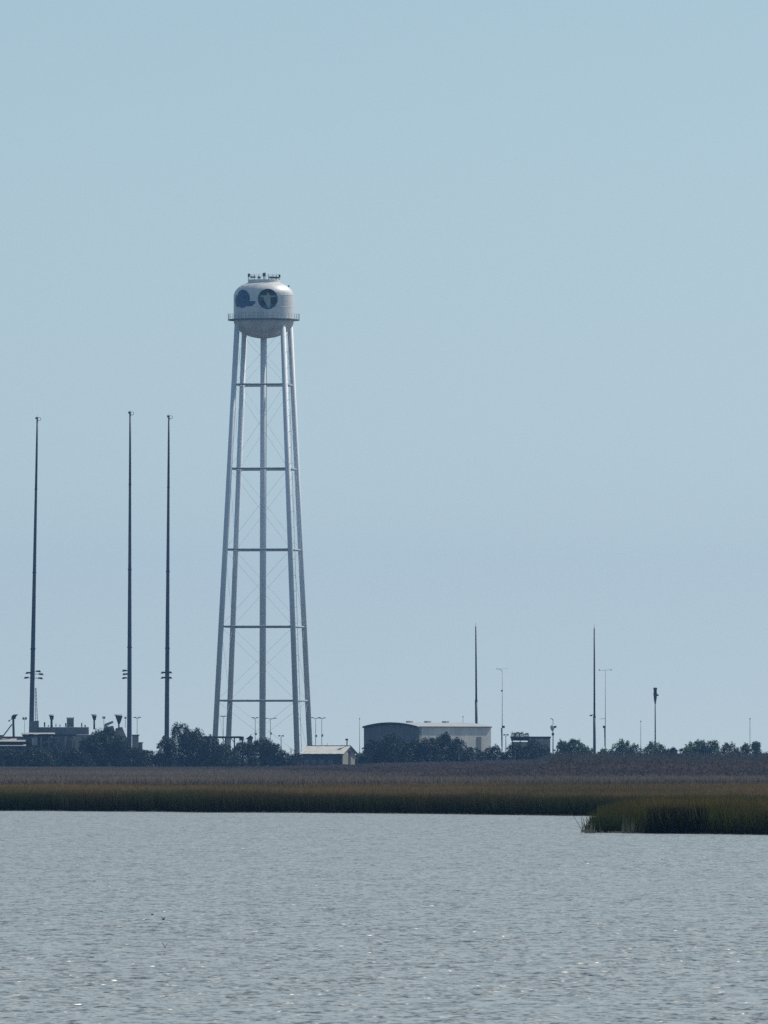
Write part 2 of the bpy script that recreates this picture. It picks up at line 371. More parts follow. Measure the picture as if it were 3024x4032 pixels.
# individual pale straw tufts at the tip of the spit
tuft_px = [(2304, 'small', 0.50), (2330, 'x', 0.6), (2461, 'x', 0.85), (2482, 'x', 0.75), (2521, 'x', 0.9), (2583, 'x', 0.65)]
tl = ['tiny pale straw tuft in the water at the far left tip of the spit',
      'pale straw tuft just inside the left tip of the spit',
      'bleached upright straw tuft at the waterline left of the dark hollow',
      'low bleached tuft beside the upright one left of the dark hollow',
      'slanting bleached straw tuft leaning right near the dark hollow',
      'small bleached tuft right against the dark hollow in the spit']
for (tx, _, th), lab in zip(tuft_px, tl):
    D = 391.3; c = px(tx, 3275, D); r = np.random.default_rng(int(tx)); n = 14
    bx = c[0] + r.normal(0, .13, n); by = D - 1.2 + r.normal(0, .08, n); h = th * r.uniform(.5, 1.1, n); ln = r.normal(0.12 if tx == 2521 else 0, .14, n) + (0.35 if tx == 2521 else 0)
    V = np.zeros((n, 3, 3)); z0 = -0.05
    V[:, 0] = np.stack([bx - .012, by, 0 * bx + z0], -1); V[:, 1] = np.stack([bx + .012, by + .01, 0 * bx + z0], -1); V[:, 2] = np.stack([bx + ln * h, by + r.normal(0, .05, n), z0 + h], -1)
    o = tri_mesh('straw_tuft', V, M['straw'], origin=(c[0], D - 1.2, 0)); setp(o, lab, 'grass tuft', 'bleached straw tufts at the tip of the spit')
# far marsh
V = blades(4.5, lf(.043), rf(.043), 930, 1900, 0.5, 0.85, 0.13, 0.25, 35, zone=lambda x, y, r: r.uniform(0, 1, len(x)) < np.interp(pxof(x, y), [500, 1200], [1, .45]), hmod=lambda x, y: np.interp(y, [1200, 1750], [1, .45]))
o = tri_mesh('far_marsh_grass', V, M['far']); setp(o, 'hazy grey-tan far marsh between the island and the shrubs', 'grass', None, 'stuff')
# purple-brown low scrub, right two thirds
def scrub_h(x, y):
    p = pxof(x, y); base = np.interp(p, [-200, 560, 700, 1100, 1180, 1400, 1500, 2100, 2200, 2500, 3200], [0.0, .15, .3, .45, .75, .8, 1.1, 1.7, 3.0, 2.9, 2.8])
    lead = np.interp(y, [1040, 1200, 1700], [0.5, 0.7, 1.0])
    return base * lead
def scrub():
    r = np.random.default_rng(36); N = 480000
    y = r.uniform(1040 ** 2, 1760 ** 2, N) ** .5; x = r.uniform(-.043, .043, N) * y
    h = scrub_h(x, y); cl = vnoise(x, y, .28, 5) * .6 + vnoise(x, y, .9, 6) * .4
    top = h * (0.55 + 0.6 * cl); k = (top > .1) & (r.uniform(0, 1, N) < np.clip(h * 1.8, 0, 1)); x = x[k]; y = y[k]; top = top[k]; N = len(x)
    z = gz(x, y) + top * r.uniform(0.1, 1, N) ** 0.6
    s = 0.15 * r.uniform(.5, 1.4, N)
    d = r.normal(0, 1, (N, 3, 3)); d /= np.linalg.norm(d, axis=2, keepdims=True)
    return np.stack([x, y, z], -1)[:, None, :] + d * s[:, None, None]
o = tri_mesh('scrub', scrub(), M['scrub']); setp(o, 'purple-brown low scrub spreading below the shrubs to the right', 'scrub', None, 'stuff')

# ------------------------------------------------------------------ shrubs and trees
def crown(cx, cy, z0, z1, w, seed, leaf=0.17, dens=190, spiky=0.0, depth=None, flat=0.0):
    r = np.random.default_rng(seed); h = z1 - z0; dp = depth or w * .8
    nl = max(6, int(7 + w * 2)); lobes = []
    for i in range(nl):
        a = r.uniform(-1, 1); q = math.sqrt(max(0.0, 1 - (a ** 2) * (0.9 - .5 * flat)))
        R_ = r.uniform(.13, .30) * min(h, w) + .15
        t = r.uniform(0.35, 1) if i % 2 else 0.98
        zc = z0 + max(.3 * R_, (h * q * t) - R_)
        lobes.append((cx + a * (w / 2 - R_ * .8), cy + r.uniform(-.4, .4) * dp, zc, R_))
    lobes.append((cx + r.uniform(-.15, .15) * w, cy, z0 + h - .2 * h, .2 * min(h, w))) if not flat else None
    out = []
    # body
    N = int(dens * w * h * .55); u = r.normal(0, 1, (N, 3)); u /= np.linalg.norm(u, axis=1, keepdims=True); u *= r.uniform(.6, 1, (N, 1)) ** .33
    B = np.stack([cx + u[:, 0] * w * .5, cy + u[:, 1] * dp * .5, z0 + np.abs(u[:, 2]) * h * .9 * (1 + .18 * np.sin(u[:, 0] * 7 + seed))], -1); out.append(B)
    tot = sum(L[3] ** 2 for L in lobes)
    for L in lobes:
        n = int(dens * w * h * .75 * L[3] ** 2 / tot); u = r.normal(0, 1, (n, 3)); u /= np.linalg.norm(u, axis=1, keepdims=True); u *= r.uniform(.3, 1.08, (n, 1)) ** .5
        out.append(np.array(L[:3]) + u * L[3] * np.array([1.1, 1, 1]))
    spiky = max(spiky, .4)
    if spiky:
        ns = int(6 + w * 3.4 * spiky)
        for i in range(ns):
            a = r.uniform(-.9, .9); x = cx + a * w / 2; q = math.sqrt(1 - a * a); zt = z0 + h * (q * .75 + .1); hh = r.uniform(.25, 1.15) * spiky; n = 26
            t = r.uniform(0, 1, n); out.append(np.stack([x + r.normal(0, .09, n) + t * r.normal(0, .15), cy + r.normal(0, .1, n), zt + t * hh], -1))
    P = np.concatenate(out); P[:, 2] = np.maximum(P[:, 2], z0 + .02)
    n = len(P); d = r.normal(0, 1, (n, 3, 3)); d /= np.linalg.norm(d, axis=2, keepdims=True)
    return P[:, None, :] + d * (leaf * r.uniform(.5, 1.3, n))[:, None, None]

def shrub(name, label, cat, xc, ytop, wpx, D, kind='leafd', spiky=0.0, group=None, flat=0.0, dens=190, depth=None):
    xw = X(xc, D); zb = float(gz(xw, D)) - .05; zt = Zr(ytop - 3, D); w = wpx * 1.35 * D / F
    o = thing(name, label, cat, (xw, D, zb), group)
    tri_mesh('crown', crown(xw, D, zb, zt, w, int(xc * 7 + D), spiky=spiky, flat=flat, dens=dens, depth=depth), M[kind], o)
    t = MB()
    for i in range(3):
        a = rnd.uniform(-.25, .25) * w; t.tube((xw + a * .2, D, zb - .1), (xw + a, D + rnd.uniform(-.2, .2), zb + (zt - zb) * .6), .07, .03, 6)
    build('trunk', t, M['bark'], o)
    return o
G1 = 'dark evergreen shrubs along the upland edge'
SH = [
 # name, label, xc, ytop, wpx, D, kind, spiky
 ('evergreen_shrub', 'low dark shrub at the far left edge under the pale slabs', 30, 2949, 150, 1840, 'leafd', 0),
 ('evergreen_shrub', 'low dark shrub below the launch pad, second from the left edge', 120, 2950, 150, 1838, 'leafd', 0),
 ('evergreen_shrub', 'low shrub in front of the pad wall below the dark cabinet', 215, 2950, 140, 1842, 'leafd', 0),
 ('evergreen_shrub', 'low shrub just left of the big round bush on the pad', 300, 2950, 110, 1836, 'leafd', 0),
 ('evergreen_shrub', 'high dark bush growing up over the right half of the pad', 408, 2862, 110, 1850, 'leafd', .5),
 ('evergreen_shrub', 'rounded dark bush at the left foot of the highest pad bush', 360, 2895, 90, 1846, 'leafd', 0),
 ('evergreen_shrub', 'dark bush left of the second tall mast at the pad end', 460, 2900, 90, 1844, 'leafd', 0),
 ('evergreen_shrub', 'low dim bush at the foot of the second tall mast', 535, 2945, 90, 1838, 'leafd', 0),
 ('evergreen_hedge', 'low flat hedge in the gap between second and third tall masts', 592, 2955, 110, 1860, 'leafd', 0),
 ('evergreen_tree', 'tall dark tree at the foot of the third tall mast', 712, 2842, 88, 1850, 'leafd', .4),
 ('evergreen_shrub', 'dark bush on the left flank of the tall tree by the third mast', 655, 2900, 70, 1846, 'leafd', 0),
 ('evergreen_tree', 'dark tree sloping down right of the tall tree', 765, 2868, 100, 1852, 'leafd', .3),
 ('evergreen_shrub', 'dark bush left of the water tower left legs', 825, 2898, 90, 1848, 'leafd', 0),
 ('evergreen_shrub', 'dark bush under the raised pipe rack', 885, 2928, 100, 1844, 'leafd', 0),
 ('evergreen_shrub', 'dark bush at the right end of the raised pipe rack', 960, 2920, 90, 1848, 'leafd', 0),
 ('evergreen_shrub', 'dark bush under the riser pipe of the water tower', 1035, 2904, 90, 1852, 'leafd', .3),
 ('evergreen_shrub', 'round dark bush inside the right legs of the water tower', 1078, 2925, 70, 1846, 'leafd', 0),
 ('evergreen_shrub', 'low dark shrub left of the bare twiggy bush', 1112, 2960, 60, 1842, 'leafd', 0),
 ('evergreen_shrub', 'low dim shrub at the left corner of the small house', 1180, 2968, 80, 1828, 'leafd', 0),
 ('evergreen_shrub', 'low green shrub between the small house and the hangar', 1420, 2966, 60, 1850, 'leafg', 0),
 ('evergreen_tree', 'dark tree against the left end of the hangar', 1478, 2912, 110, 1835, 'leafd', .3),
 ('evergreen_tree', 'broad dark tree covering the middle of the hangar gable', 1550, 2890, 130, 1832, 'leafd', .3),
 ('evergreen_tree', 'dark tree under the near corner of the hangar', 1630, 2912, 90, 1836, 'leafd', .2),
 ('evergreen_tree', 'dark leafy tree right of the hangar corner', 1690, 2902, 80, 1834, 'leafd', .5),
 ('evergreen_tree', 'highest dark tree in front of the pale hangar wall', 1748, 2886, 70, 1838, 'leafd', .8),
 ('evergreen_tree', 'dark tree right of the highest tree at the pale hangar wall', 1800, 2908, 80, 1834, 'leafd', .5),
 ('evergreen_shrub', 'dark shrub under the right half of the pale hangar wall', 1860, 2944, 90, 1830, 'leafd', .2),
 ('evergreen_shrub', 'green-topped shrub at the right corner of the hangar', 1945, 2938, 100, 1836, 'leafd', .3),
 ('evergreen_shrub', 'dark shrub in front of the left end of the flat bunker', 2030, 2926, 90, 1834, 'leafd', .2),
 ('evergreen_shrub', 'dark shrub in front of the right end of the flat bunker', 2112, 2914, 100, 1838, 'leafd', 0),
 ('evergreen_shrub', 'bushy shrub left of the single dark pole, nearer the bunker', 2215, 2916, 60, 1846, 'leafg', .8),
 ('evergreen_shrub', 'leafy shrub left of the single dark pole, nearer the pole', 2262, 2912, 80, 1844, 'leafg', .9),
 ('evergreen_shrub', 'low shrub at the foot of the tallest pole on the right', 2312, 2938, 60, 1840, 'leafg', .4),
 ('evergreen_shrub', 'low shrub under the thin pole with the cross arm', 2378, 2950, 70, 1842, 'leafg', .3),
 ('evergreen_shrub', 'spiky shrub with two upright tips, midway to the horn mast', 2450, 2916, 80, 1846, 'leafg', 1.0),
 ('evergreen_shrub', 'rounded shrub just left of the thin wire-like pole', 2500, 2930, 60, 1842, 'leafg', .6),
 ('evergreen_shrub', 'rounded shrub at the foot of the thick-topped horn mast', 2578, 2920, 80, 1844, 'leafg', .7),
 ('evergreen_shrub', 'low shrub right of the thick-topped horn mast', 2622, 2950, 60, 1840, 'leafd', .3),
 ('dry_shrub', 'small dry brown shrub standing alone in the gap', 2652, 2945, 30, 1846, 'leafo', .7),
 ('evergreen_shrub', 'shrub starting the long leafy row at the right', 2700, 2942, 60, 1842, 'leafg', .6),
 ('evergreen_shrub', 'tall leafy shrub, highest of the long row at the right', 2744, 2914, 80, 1846, 'leafg', 1.0),
 ('evergreen_shrub', 'tall leafy shrub in the middle of the long row at the right', 2800, 2918, 80, 1844, 'leafg', .9),
 ('dry_shrub', 'thin brownish shrub with separate upright sprigs', 2872, 2930, 70, 1846, 'leafo', 1.0),
 ('dry_shrub', 'brownish shrub left of the last thin pole', 2935, 2928, 36, 1846, 'leafo', .8),
 ('evergreen_shrub', 'narrow upright green shrub right of the last thin pole', 2976, 2918, 38, 1848, 'leafg', .5),
 ('evergreen_hedge', 'low hedge running out at the right edge', 3030, 2968, 110, 1840, 'leafd', 0),
]
for nm, lab, xc, yt, w, D, kd, sp in SH:
    shrub(nm, lab, 'hedge' if 'hedge' in nm else ('tree' if 'tree' in nm else 'shrub'), xc, yt, w, D, kd, sp, G1 if kd != 'leafo' else None, flat=1.0 if 'hedge' in nm else 0.0)
# bare twiggy bush
def bare_bush(xc, ytop, wpx, D, label):
    xw = X(xc, D); zb = float(gz(xw, D)); zt = Zr(ytop, D); w = wpx * D / F; r = random.Random(int(xc))
    o = thing('bare_bush', label, 'bush', (xw, D, zb)); st = MB(); tw = MB()
    for i in range(9):
        a = r.uniform(-.5, .5); e = (xw + a * w, D + r.uniform(-.5, .5), zb + (zt - zb) * r.uniform(.6, .95) * (1 - .6 * a * a)); st.tube((xw + a * .3, D, zb), e, .05, .025, 5)
        for k in range(7):
            t = r.uniform(.45, 1); b = (xw + a * .3 + (e[0] - xw - a * .3) * t, D + (e[1] - D) * t, zb + (e[2] - zb) * t)
            tw.tube(b, (b[0] + r.uniform(-.45, .45), b[1] + r.uniform(-.3, .3), b[2] + r.uniform(-.05, .45)), .025, .012, 4)
    build('stem', st, M['twig'], o); build('twig', tw, M['twig'], o)['kind'] = 'stuff'
bare_bush(1145, 2935, 70, 1850, 'bare twiggy grey bush left of the small house')

# ------------------------------------------------------------------ water tower
def water_tower():
    D = 2000.0; k = D / F; cx0 = X(1033, D); cx1 = X(1038.5, D); gzb = float(gz(cx0, D))
    T = thing('water_tower', 'tall white water tower on four legs with two painted emblems', 'water tower', (cx0, D, gzb))
    zc = lambda y: Zr(y, D); cxa = lambda z: cx0 + (cx1 - cx0) * (z - gzb) / (zc(1262) - gzb)
    zt, zb = zc(1285), gzb
    Rt, Rb = 129 * k, 236 * k
    def legp(i, z):
        t = (z - zb) / (zt - zb); r = Rb + (Rt - Rb) * t; a = R(36.5 + 90 * i - 90)
        return np.array((cxa(z) + r * math.cos(a), D + r * math.sin(a), z))
    lr = 10.5 * k
    for i in range(4):
        lg = build('leg', MB().tube(legp(i, zb - .2), legp(i, zt), lr, lr, 20), M['leg'], T, True)
        p = legp(i, zb); build('footing', MB().box(p[0], p[1], zb + .25, 2.2, 2.2, .6), M['conc'], lg)
    zbowl = zc(1333)
    rs = build('riser', MB().tube((cx0, D, zb - .2), (cxa(zbowl), D, zbowl + .4), 12.5 * k, 12.5 * k, 24), M['leg'], T, True)
    lv = [1516, 1847, 2165, 2468, 2759]
    for y in lv:
        z = zc(y)
        for i in range(4):
            a, b = legp(i, z), legp((i + 1) % 4, z); build('strut', MB().tube(a, b, .17, .17, 8), M['strut'], T)
        # thin stays from the riser to the struts
        for i in range(4):
            a, b = legp(i, z), legp((i + 1) % 4, z); m_ = (a + b) / 2; build('riser_stay', MB().tube((cxa(z), D, z), m_, .03, .03, 5), M['steel'], rs)
    zs = [zt - .6] + [zc(y) for y in lv] + [zb + .6]
    for a, b in zip(zs[:-1], zs[1:]):
        for i in range(4):
            j = (i + 1) % 4
            build('tie_rod', MB().tube(legp(i, a - .1), legp(j, b + .1), .019, .019, 5), M['leg'], T)
            build('tie_rod', MB().tube(legp(j, a - .1), legp(i, b + .1), .019, .019, 5), M['leg'], T)
    # ladder up the right-hand leg
    ld = MB(); off = np.array((0.85, -0.35, 0))
    for s in (-.22, .22):
        ld.tube(legp(0, zb) + off + (0, s, 0), legp(0, zt - 1) + off + (0, s, 0), .045, .045, 5)
    z = zb + .4
    while z < zt - 1:
        p = legp(0, z) + off; ld.tube(p + (0, -.22, 0), p + (0, .22, 0), .025, .025, 4, False); z += .4
    z = zb + 3
    while z < zt - 1:
        p = legp(0, z); ld.tube(p, p + off, .04, .04, 4, False)
        q = p + off + np.array((.35, 0, 0)); ld.tube(q + (0, -.3, 0), q + (0, .3, 0), .02, .02, 4, False); z += 3
    build('ladder', ld, M['tank'], T)
    # tank
    Rk = 118.5 * k; cx = cx1; zl = zc(1262); zsld = zc(1168); ztop = zc(1106)
    prof = [(0.02, zbowl)]
    for i in range(1, 17):
        t = i / 16 * math.pi / 2; prof.append((Rk * math.sin(t), zl - (zl - zbowl) * math.cos(t)))
    prof += [(Rk, zl + (zsld - zl) * q / 4) for q in range(1, 5)]
    for i in range(1, 15):
        t = i / 14 * math.pi / 2; prof.append((max(.02, Rk * math.cos(t) ** .85), zsld + (ztop - zsld) * math.sin(t)))
    tk = build('tank', MB().lathe(cx, D, prof, 96), M['tank'], T, True)
    for y in (1165, 1212):       # weld seams, slightly proud
        z = zc(y); build('seam', MB().lathe(cx, D, [(Rk - .01, z - .04), (Rk + .012, z - .03), (Rk + .012, z + .03), (Rk - .01, z + .04)], 96), M['tank'], tk, True)
    # walkway with railing
    Ro = 141 * k; zw = zc(1259)
    wk = build('walkway', MB().lathe(cx, D, [(Rk - .05, zw - .14), (Ro, zw - .14), (Ro, zw + .06), (Rk - .05, zw + .06), (Rk - .05, zw - .14)], 96), M['steel'], T)
    rl = MB()
    for hh in (.55, 1.08):
        rl.lathe(cx, D, [(Ro - .03, zw + hh), (Ro, zw + hh + .02), (Ro + .01, zw + hh), (Ro - .03, zw + hh)], 72)
    build('railing', rl, M['steel'], wk)
    for i in range(48):
        t = 2 * math.pi * i / 48; x, y = cx + (Ro - .02) * math.cos(t), D + (Ro - .02) * math.sin(t)
        build('railing_post', MB().tube((x, y, zw + .03), (x, y, zw + 1.08), .022, .022, 5), M['steel'], wk)
    # roof crown: platform, posts and aerials
    zp = zc(1103); Rp = 62 * k
    pf = build('roof_platform', MB().lathe(cx, D, [(Rp * .95, ztop - .9), (Rp, ztop - .85), (Rp, zp + .05), (Rp - .15, zp + .05), (.05, zp + .06)], 48), M['tank'], T)
    r2 = MB()
    for hh in (.55, 1.0): r2.lathe(cx, D, [(Rp - .03, zp + hh), (Rp, zp + hh + .03), (Rp + .02, zp + hh), (Rp - .03, zp + hh)], 48)
    build('railing', r2, M['rust'], pf)
    for i in range(20):
        t = 2 * math.pi * i / 20; x, y = cx + Rp * math.cos(t), D + Rp * math.sin(t); build('railing_post', MB().tube((x, y, zp), (x, y, zp + 1.05), .03, .03, 5), M['rust'], pf)
    ae = [(980, 1080, .22, .5), (996, 1088, .5, .25), (1020, 1090, .3, .3), (1040, 1078, .28, .6), (1068, 1090, .4, .3), (1085, 1090, .6, .3), (1101, 1084, .15, .5)]
    for (ax, ay, bw, bh) in ae:
        x = X(ax, D); yy = D + rnd.uniform(-1.2, 1.2); z1 = zc(ay)
        a = build('aerial', MB().tube((x, yy, zp), (x, yy, z1 + .2), .05, .04, 6), M['dark'], T)
        build('aerial_box', MB().box(x, yy, z1 - .15, bw * 2, .4, bh * 1.1), M['dark'], a)
    ls = MB().path([(X(1044, D), D, zp), (X(1044, D), D, zc(1071))], .05, 6); build('aerial', ls, M['steel'], T)
    # obstruction beacon at the right shoulder
    build('beacon', MB().tube((X(1131, D), D, zc(1140)), (X(1138, D), D, zc(1124)), .09, .16, 8), M['rust'], T)
    # painted emblems, wrapped on the shell
    def wrap(name, uc, vc, spans, m, parent, lift):
        """spans: rows (v, u0, u1) in metres about the emblem centre (arc lengths)"""
        mb = MB(); n = 14
        for (v, a, b) in spans:
            for q in range(n + 1):
                u = uc + a + (b - a) * q / n; t = u / Rk - math.pi / 2
                mb.v.append((cx + (Rk + lift) * math.cos(t), D + (Rk + lift) * math.sin(t), vc + v))
        for r_ in range(len(spans) - 1):
            for q in range(n):
                i = r_ * (n + 1) + q; mb.f.append((i, i + 1, i + n + 2, i + n + 1))
        return build(name, mb, m, parent, True)
    def disc(r, v0=-1, v1=1, n=20):
        return [(r * math.sin(math.asin(v0) + (math.asin(v1) - math.asin(v0)) * i / n),) + tuple(s * r * math.cos(math.asin(v0) + (math.asin(v1) - math.asin(v0)) * i / n) for s in (-1, 1)) for i in range(n + 1)]
    er = 40 * k; u1 = math.asin(18 / 118.5) * Rk; v1 = zc(1182)
    e1 = wrap('round_emblem', u1, v1, disc(er), M['navy'], tk, .012)
    e1['label'] = 'dark round emblem with a pale cross-shaped figure'
    wrap('emblem_teal_field', u1, v1, disc(er * .93, -.98, .30), M['teal'], e1, .018)
    wrap('emblem_dark_lobe', u1 + .95, v1 - .25, disc(.72), M['navy'], e1, .022)
    wrap('emblem_dark_lobe', u1 - .95, v1 - .75, [(r[0], r[1] * .8, r[2] * .8) for r in disc(.62)], M['navy'], e1, .022)
    wrap('emblem_bar', u1, v1 + .52, [(-.13, -1.28, 1.28), (.13, -1.62, 1.62)], M['pale'], e1, .028)
    wrap('emblem_peak', u1, v1 + .64, [(0, -.34, .34), (.35, -.14, .14), (.74, -.03, .03)], M['pale'], e1, .030)
    wrap('emblem_body', u1 + .08, v1 - .4, [(-1.35, -.12, .06), (-.6, -.34, .42), (0, -.75, .40), (.8, -.95, .40)], M['pale'], e1, .026)
    u2 = -R(44) * Rk
    e2 = wrap('blue_emblem', u2, zc(1180), disc(36 * k), M['blue'], tk, .012)
    e2['label'] = 'blue round emblem with a tail pointing right'
    wrap('emblem_tail', u2 + 1.9, zc(1201), [(-.45, -.9, .15), (.05, -1.0, .85), (.40, -.9, .95), (.52, -.2, .8)], M['blue'], e2, .016)
    wrap('emblem_teal_field', u2 - 1.5, zc(1188), disc(24 * k), M['teal'], e2, .008)
water_tower()

# ------------------------------------------------------------------ tall masts of the launch pad
def tall_mast(label, top, bot, D, arms, head, rt, rb):
    p1 = np.array(px(*top, D)); p0 = np.array(px(*bot, D)); zb = float(gz(p0[0], D)); p0[2] = zb
    T = thing('lightning_mast', label, 'mast', tuple(p0), 'tall lightning masts of the launch pad'); k = D / F
    mid = p0 + (p1 - p0) * .34; up = p0 + (p1 - p0) * .8
    pl = build('pole', MB().tube(p0 - (0, 0, .2), mid, rb * k, rb * .82 * k, 18, False).tube(mid, up, rb * .82 * k, rt * 1.35 * k, 18, False).tube(up, p1, rt * 1.35 * k, rt * k, 14), M['mast'], T, True)
    for t in (.34, .56, .8):
        q = p0 + (p1 - p0) * t; rr = np.interp(t, [0, .34, .8, 1], [rb, rb * .82, rt * 1.35, rt]) * k
        build('flange', MB().tube(q - (0, 0, .12), q + (0, 0, .12), rr * 1.18, rr * 1.18, 16), M['dark'], pl)
    # ring and lamp on the tip
    h = MB(); n = 10; sx = head
    for i in range(n):
        a, b = 2 * math.pi * i / n, 2 * math.pi * (i + 1) / n; c = p1 + np.array((sx * .38, 0, .1))
        h.tube(c + .30 * np.array((math.cos(a), .3 * math.sin(a), math.sin(a))), c + .30 * np.array((math.cos(b), .3 * math.sin(b), math.sin(b))), .045, .045, 5, False)
    hd = build('tip_ring', h, M['steel'], T)
    build('tip_lamp', MB().box(p1[0] - sx * .12, p1[1], p1[2] + .25, .42, .4, .42), M['dark'], T)
    build('air_terminal', MB().tube(p1, p1 + (0, 0, .9), .025, .015, 5), M['steel'], T)
    for (side, y0, L, tilt) in arms:
        z = Zr(y0, D); xc = p0[0] + (p1[0] - p0[0]) * (z - p0[2]) / (p1[2] - p0[2])
        e = (xc + side * L * k, D - .1, z + tilt)
        a = build('lamp_arm', MB().tube((xc, D, z - .1), e, .06, .06, 6), M['dark'], T)
        build('floodlight', MB().box(e[0] - side * .15, e[1] - .1, e[2], .75, .55, .30).box(e[0] + side * .12, e[1] - .2, e[2] - .14, .5, .5, .14), M['dark'], a)
tall_mast('leftmost of three tall masts, leaning a little, four lamps low on both sides', (147, 1652), (121, 2900), 1960,
          [(-1, 2649, 20, 0), (-1, 2668, 26, 0), (1, 2645, 26, .1), (1, 2652, 36, -.1), (1, 2668, 34, -.1)], 1, 3.6, 10.5)
tall_mast('middle tall mast, highest of the three, lamps only on its left side', (512.5, 1630), (509, 2920), 1935,
          [(-1, 2640, 22, 0), (-1, 2654, 20, 0), (-1, 2669, 22, 0)], 1, 3.6, 10)
tall_mast('right one of three tall masts, rising behind the dark tree', (665, 1645), (656, 2910), 1960,
          [(-1, 2648, 18, 0), (-1, 2668, 18, 0), (1, 2647, 12, 0), (1, 2668, 12, 0)], 1, 3.6, 10)

# slim lattice aerial beside the first mast
def lattice(label, xt, yt, xb, yb, D, w0, w1):
    p1 = np.array(px(xt, yt, D)); p0 = np.array(px(xb, yb, D)); T = thing('lattice_aerial', label, 'aerial', tuple(p0))
    rails = []
    for i in range(3):
        a = 2 * math.pi * i / 3; d = np.array((math.cos(a), math.sin(a), 0)); q0, q1 = p0 + d * w0, p1 + d * w1; rails.append((q0, q1))
        build('rail', MB().tube(q0, q1, .045, .04, 5), M['steel'], T)
    n = 14; br = MB()
    for s in range(n):
        for i in range(3):
            a, b = rails[i], rails[(i + 1) % 3]; br.tube(a[0] + (a[1] - a[0]) * s / n, b[0] + (b[1] - b[0]) * (s + 1) / n, .025, .025, 4, False)
    build('lacing', br, M['steel'], T)
lattice('slim lattice aerial close to the right of the leftmost tall mast', 140, 2708, 143, 2884, 1955, .32, .12)

# ------------------------------------------------------------------ launch pad
def launch_pad():
    D = 1950.0; k = D / F; gb = float(gz(X(200, D), D))
    T = thing('launch_pad', 'concrete launch pad platform with ledges and ramp at far left', 'launch pad', (X(220, D), D, gb))
    def slab(name, x0, x1, y0, y1, dep, m, dy=0.0, par=None):
        xa, xb = X(x0, D), X(x1, D); z1, z0 = Zr(y0, D), Zr(y1, D)
        return build(name, MB().box((xa + xb) / 2, D + dy, (z0 + z1) / 2, xb - xa, dep, z1 - z0), m, par or T)
    def apron(name, x0, x1, y0, y1, dy, dep, m):     # slab tilted towards the water, slope added so its top catches sun
        xa, xb = X(x0, D), X(x1, D); z1, z0 = Zr(y0, D), Zr(y1, D)
        return build(name, MB().prism([(xa, D + dy, z0), (xa, D + dy, z0 + .07), (xa, D + dy + dep, z1), (xa, D + dy + dep, z0)], (xb - xa, 0, 0)), m, T)
    slab('base_wall', -160, 395, 2900, 3016, 16, M['conc'], 6)
    slab('upper_wall', 92, 378, 2893, 2912, 14, M['conc'], 5.5)
    slab('parapet', 148, 345, 2863, 2892, 3, M['clad_d'], 8)
    slab('parapet_end', 112, 147, 2838, 2886, 2.4, M['clad_d'], 8)
    apron('deck_apron', 84, 216, 2885, 2891, -3.5, 4, M['conc_l'])
    slab('deck_beam', 88, 300, 2892, 2898, 7, M['trim'], 1.5)
    apron('lower_apron', -160, 104, 2908, 2921, -5.5, 3, M['conc_l'])
    slab('lower_beam', -160, 130, 2922, 2930, 9, M['trim'], .6)
    apron('edge_apron', -160, 106, 2931, 2938, -6.5, 2, M['conc_l'])
    slab('stair_block', 128, 150, 2905, 2934, 3, M['conc_l'], -2.5)
    slab('wall_panel', 296, 352, 2912, 2962, 1.0, M['conc_l'], -2.6)['label'] = 'pale concrete wall panel'
    for i, xx in enumerate((160, 190, 222, 254, 285)):
        slab('buttress', xx, xx + 9, 2899, 2950, 1.2, M['conc'], -2.7)
    for xx in (118, 126, 134, 168, 184, 214, 230, 252, 262, 315, 328):
        h = rnd.uniform(6, 20); slab('pipe_stub', xx, xx + rnd.uniform(3, 6), 2862 - h, 2862, .3, M['steel'] if xx % 4 else M['rust'], 7)
    for i in range(16):
        xx = rnd.uniform(100, 330); yy = rnd.uniform(2897, 2932); slab('wall_box', xx, xx + rnd.uniform(5, 16), yy, yy + rnd.uniform(5, 12), .5, M[('conc_l', 'clad_d', 'steel', 'conc')[i % 4]], -3.2)
    for i in range(9):
        xx = rnd.uniform(-5, 105); yy = rnd.uniform(2898, 2906); slab('deck_box', xx, xx + rnd.uniform(4, 10), yy, 2908, .6, M[('steel', 'rust', 'conc_l')[i % 3]], .5)
    for i in range(9):
        xx = 330 + i * 21 + rnd.uniform(-4, 4); slab('wall_box', xx, xx + rnd.uniform(8, 18), 2905 + rnd.uniform(0, 20), 2938 + rnd.uniform(0, 14), .7, M[('conc', 'conc_l', 'clad_d')[i % 3]], -3.0)
    # ramp pieces on the right end
    a = [px(405, 2884, D), px(412, 2850, D), px(444, 2838, D), px(446, 2846, D), px(420, 2858, D), px(414, 2884, D)]
    build('ramp_bracket', MB().prism(a, (0, 2.5, 0)), M['conc_l'], T)
    a = [px(415, 2862, D + 4), px(445, 2858, D + 4), px(458, 2900, D + 4), px(415, 2900, D + 4)]
    build('ramp_block', MB().prism(a, (0, 2, 0)), M['clad_d'], T)
    a = [px(448, 2905, D + 2), px(455, 2868, D + 2), px(480, 2862, D + 2), px(498, 2905, D + 2)]
    build('ramp_cheek', MB().prism(a, (0, 2.5, 0)), M['conc'], T)
    slab('ramp_wall', 395, 512, 2903, 3010, 5, M['conc'], 3)
launch_pad()

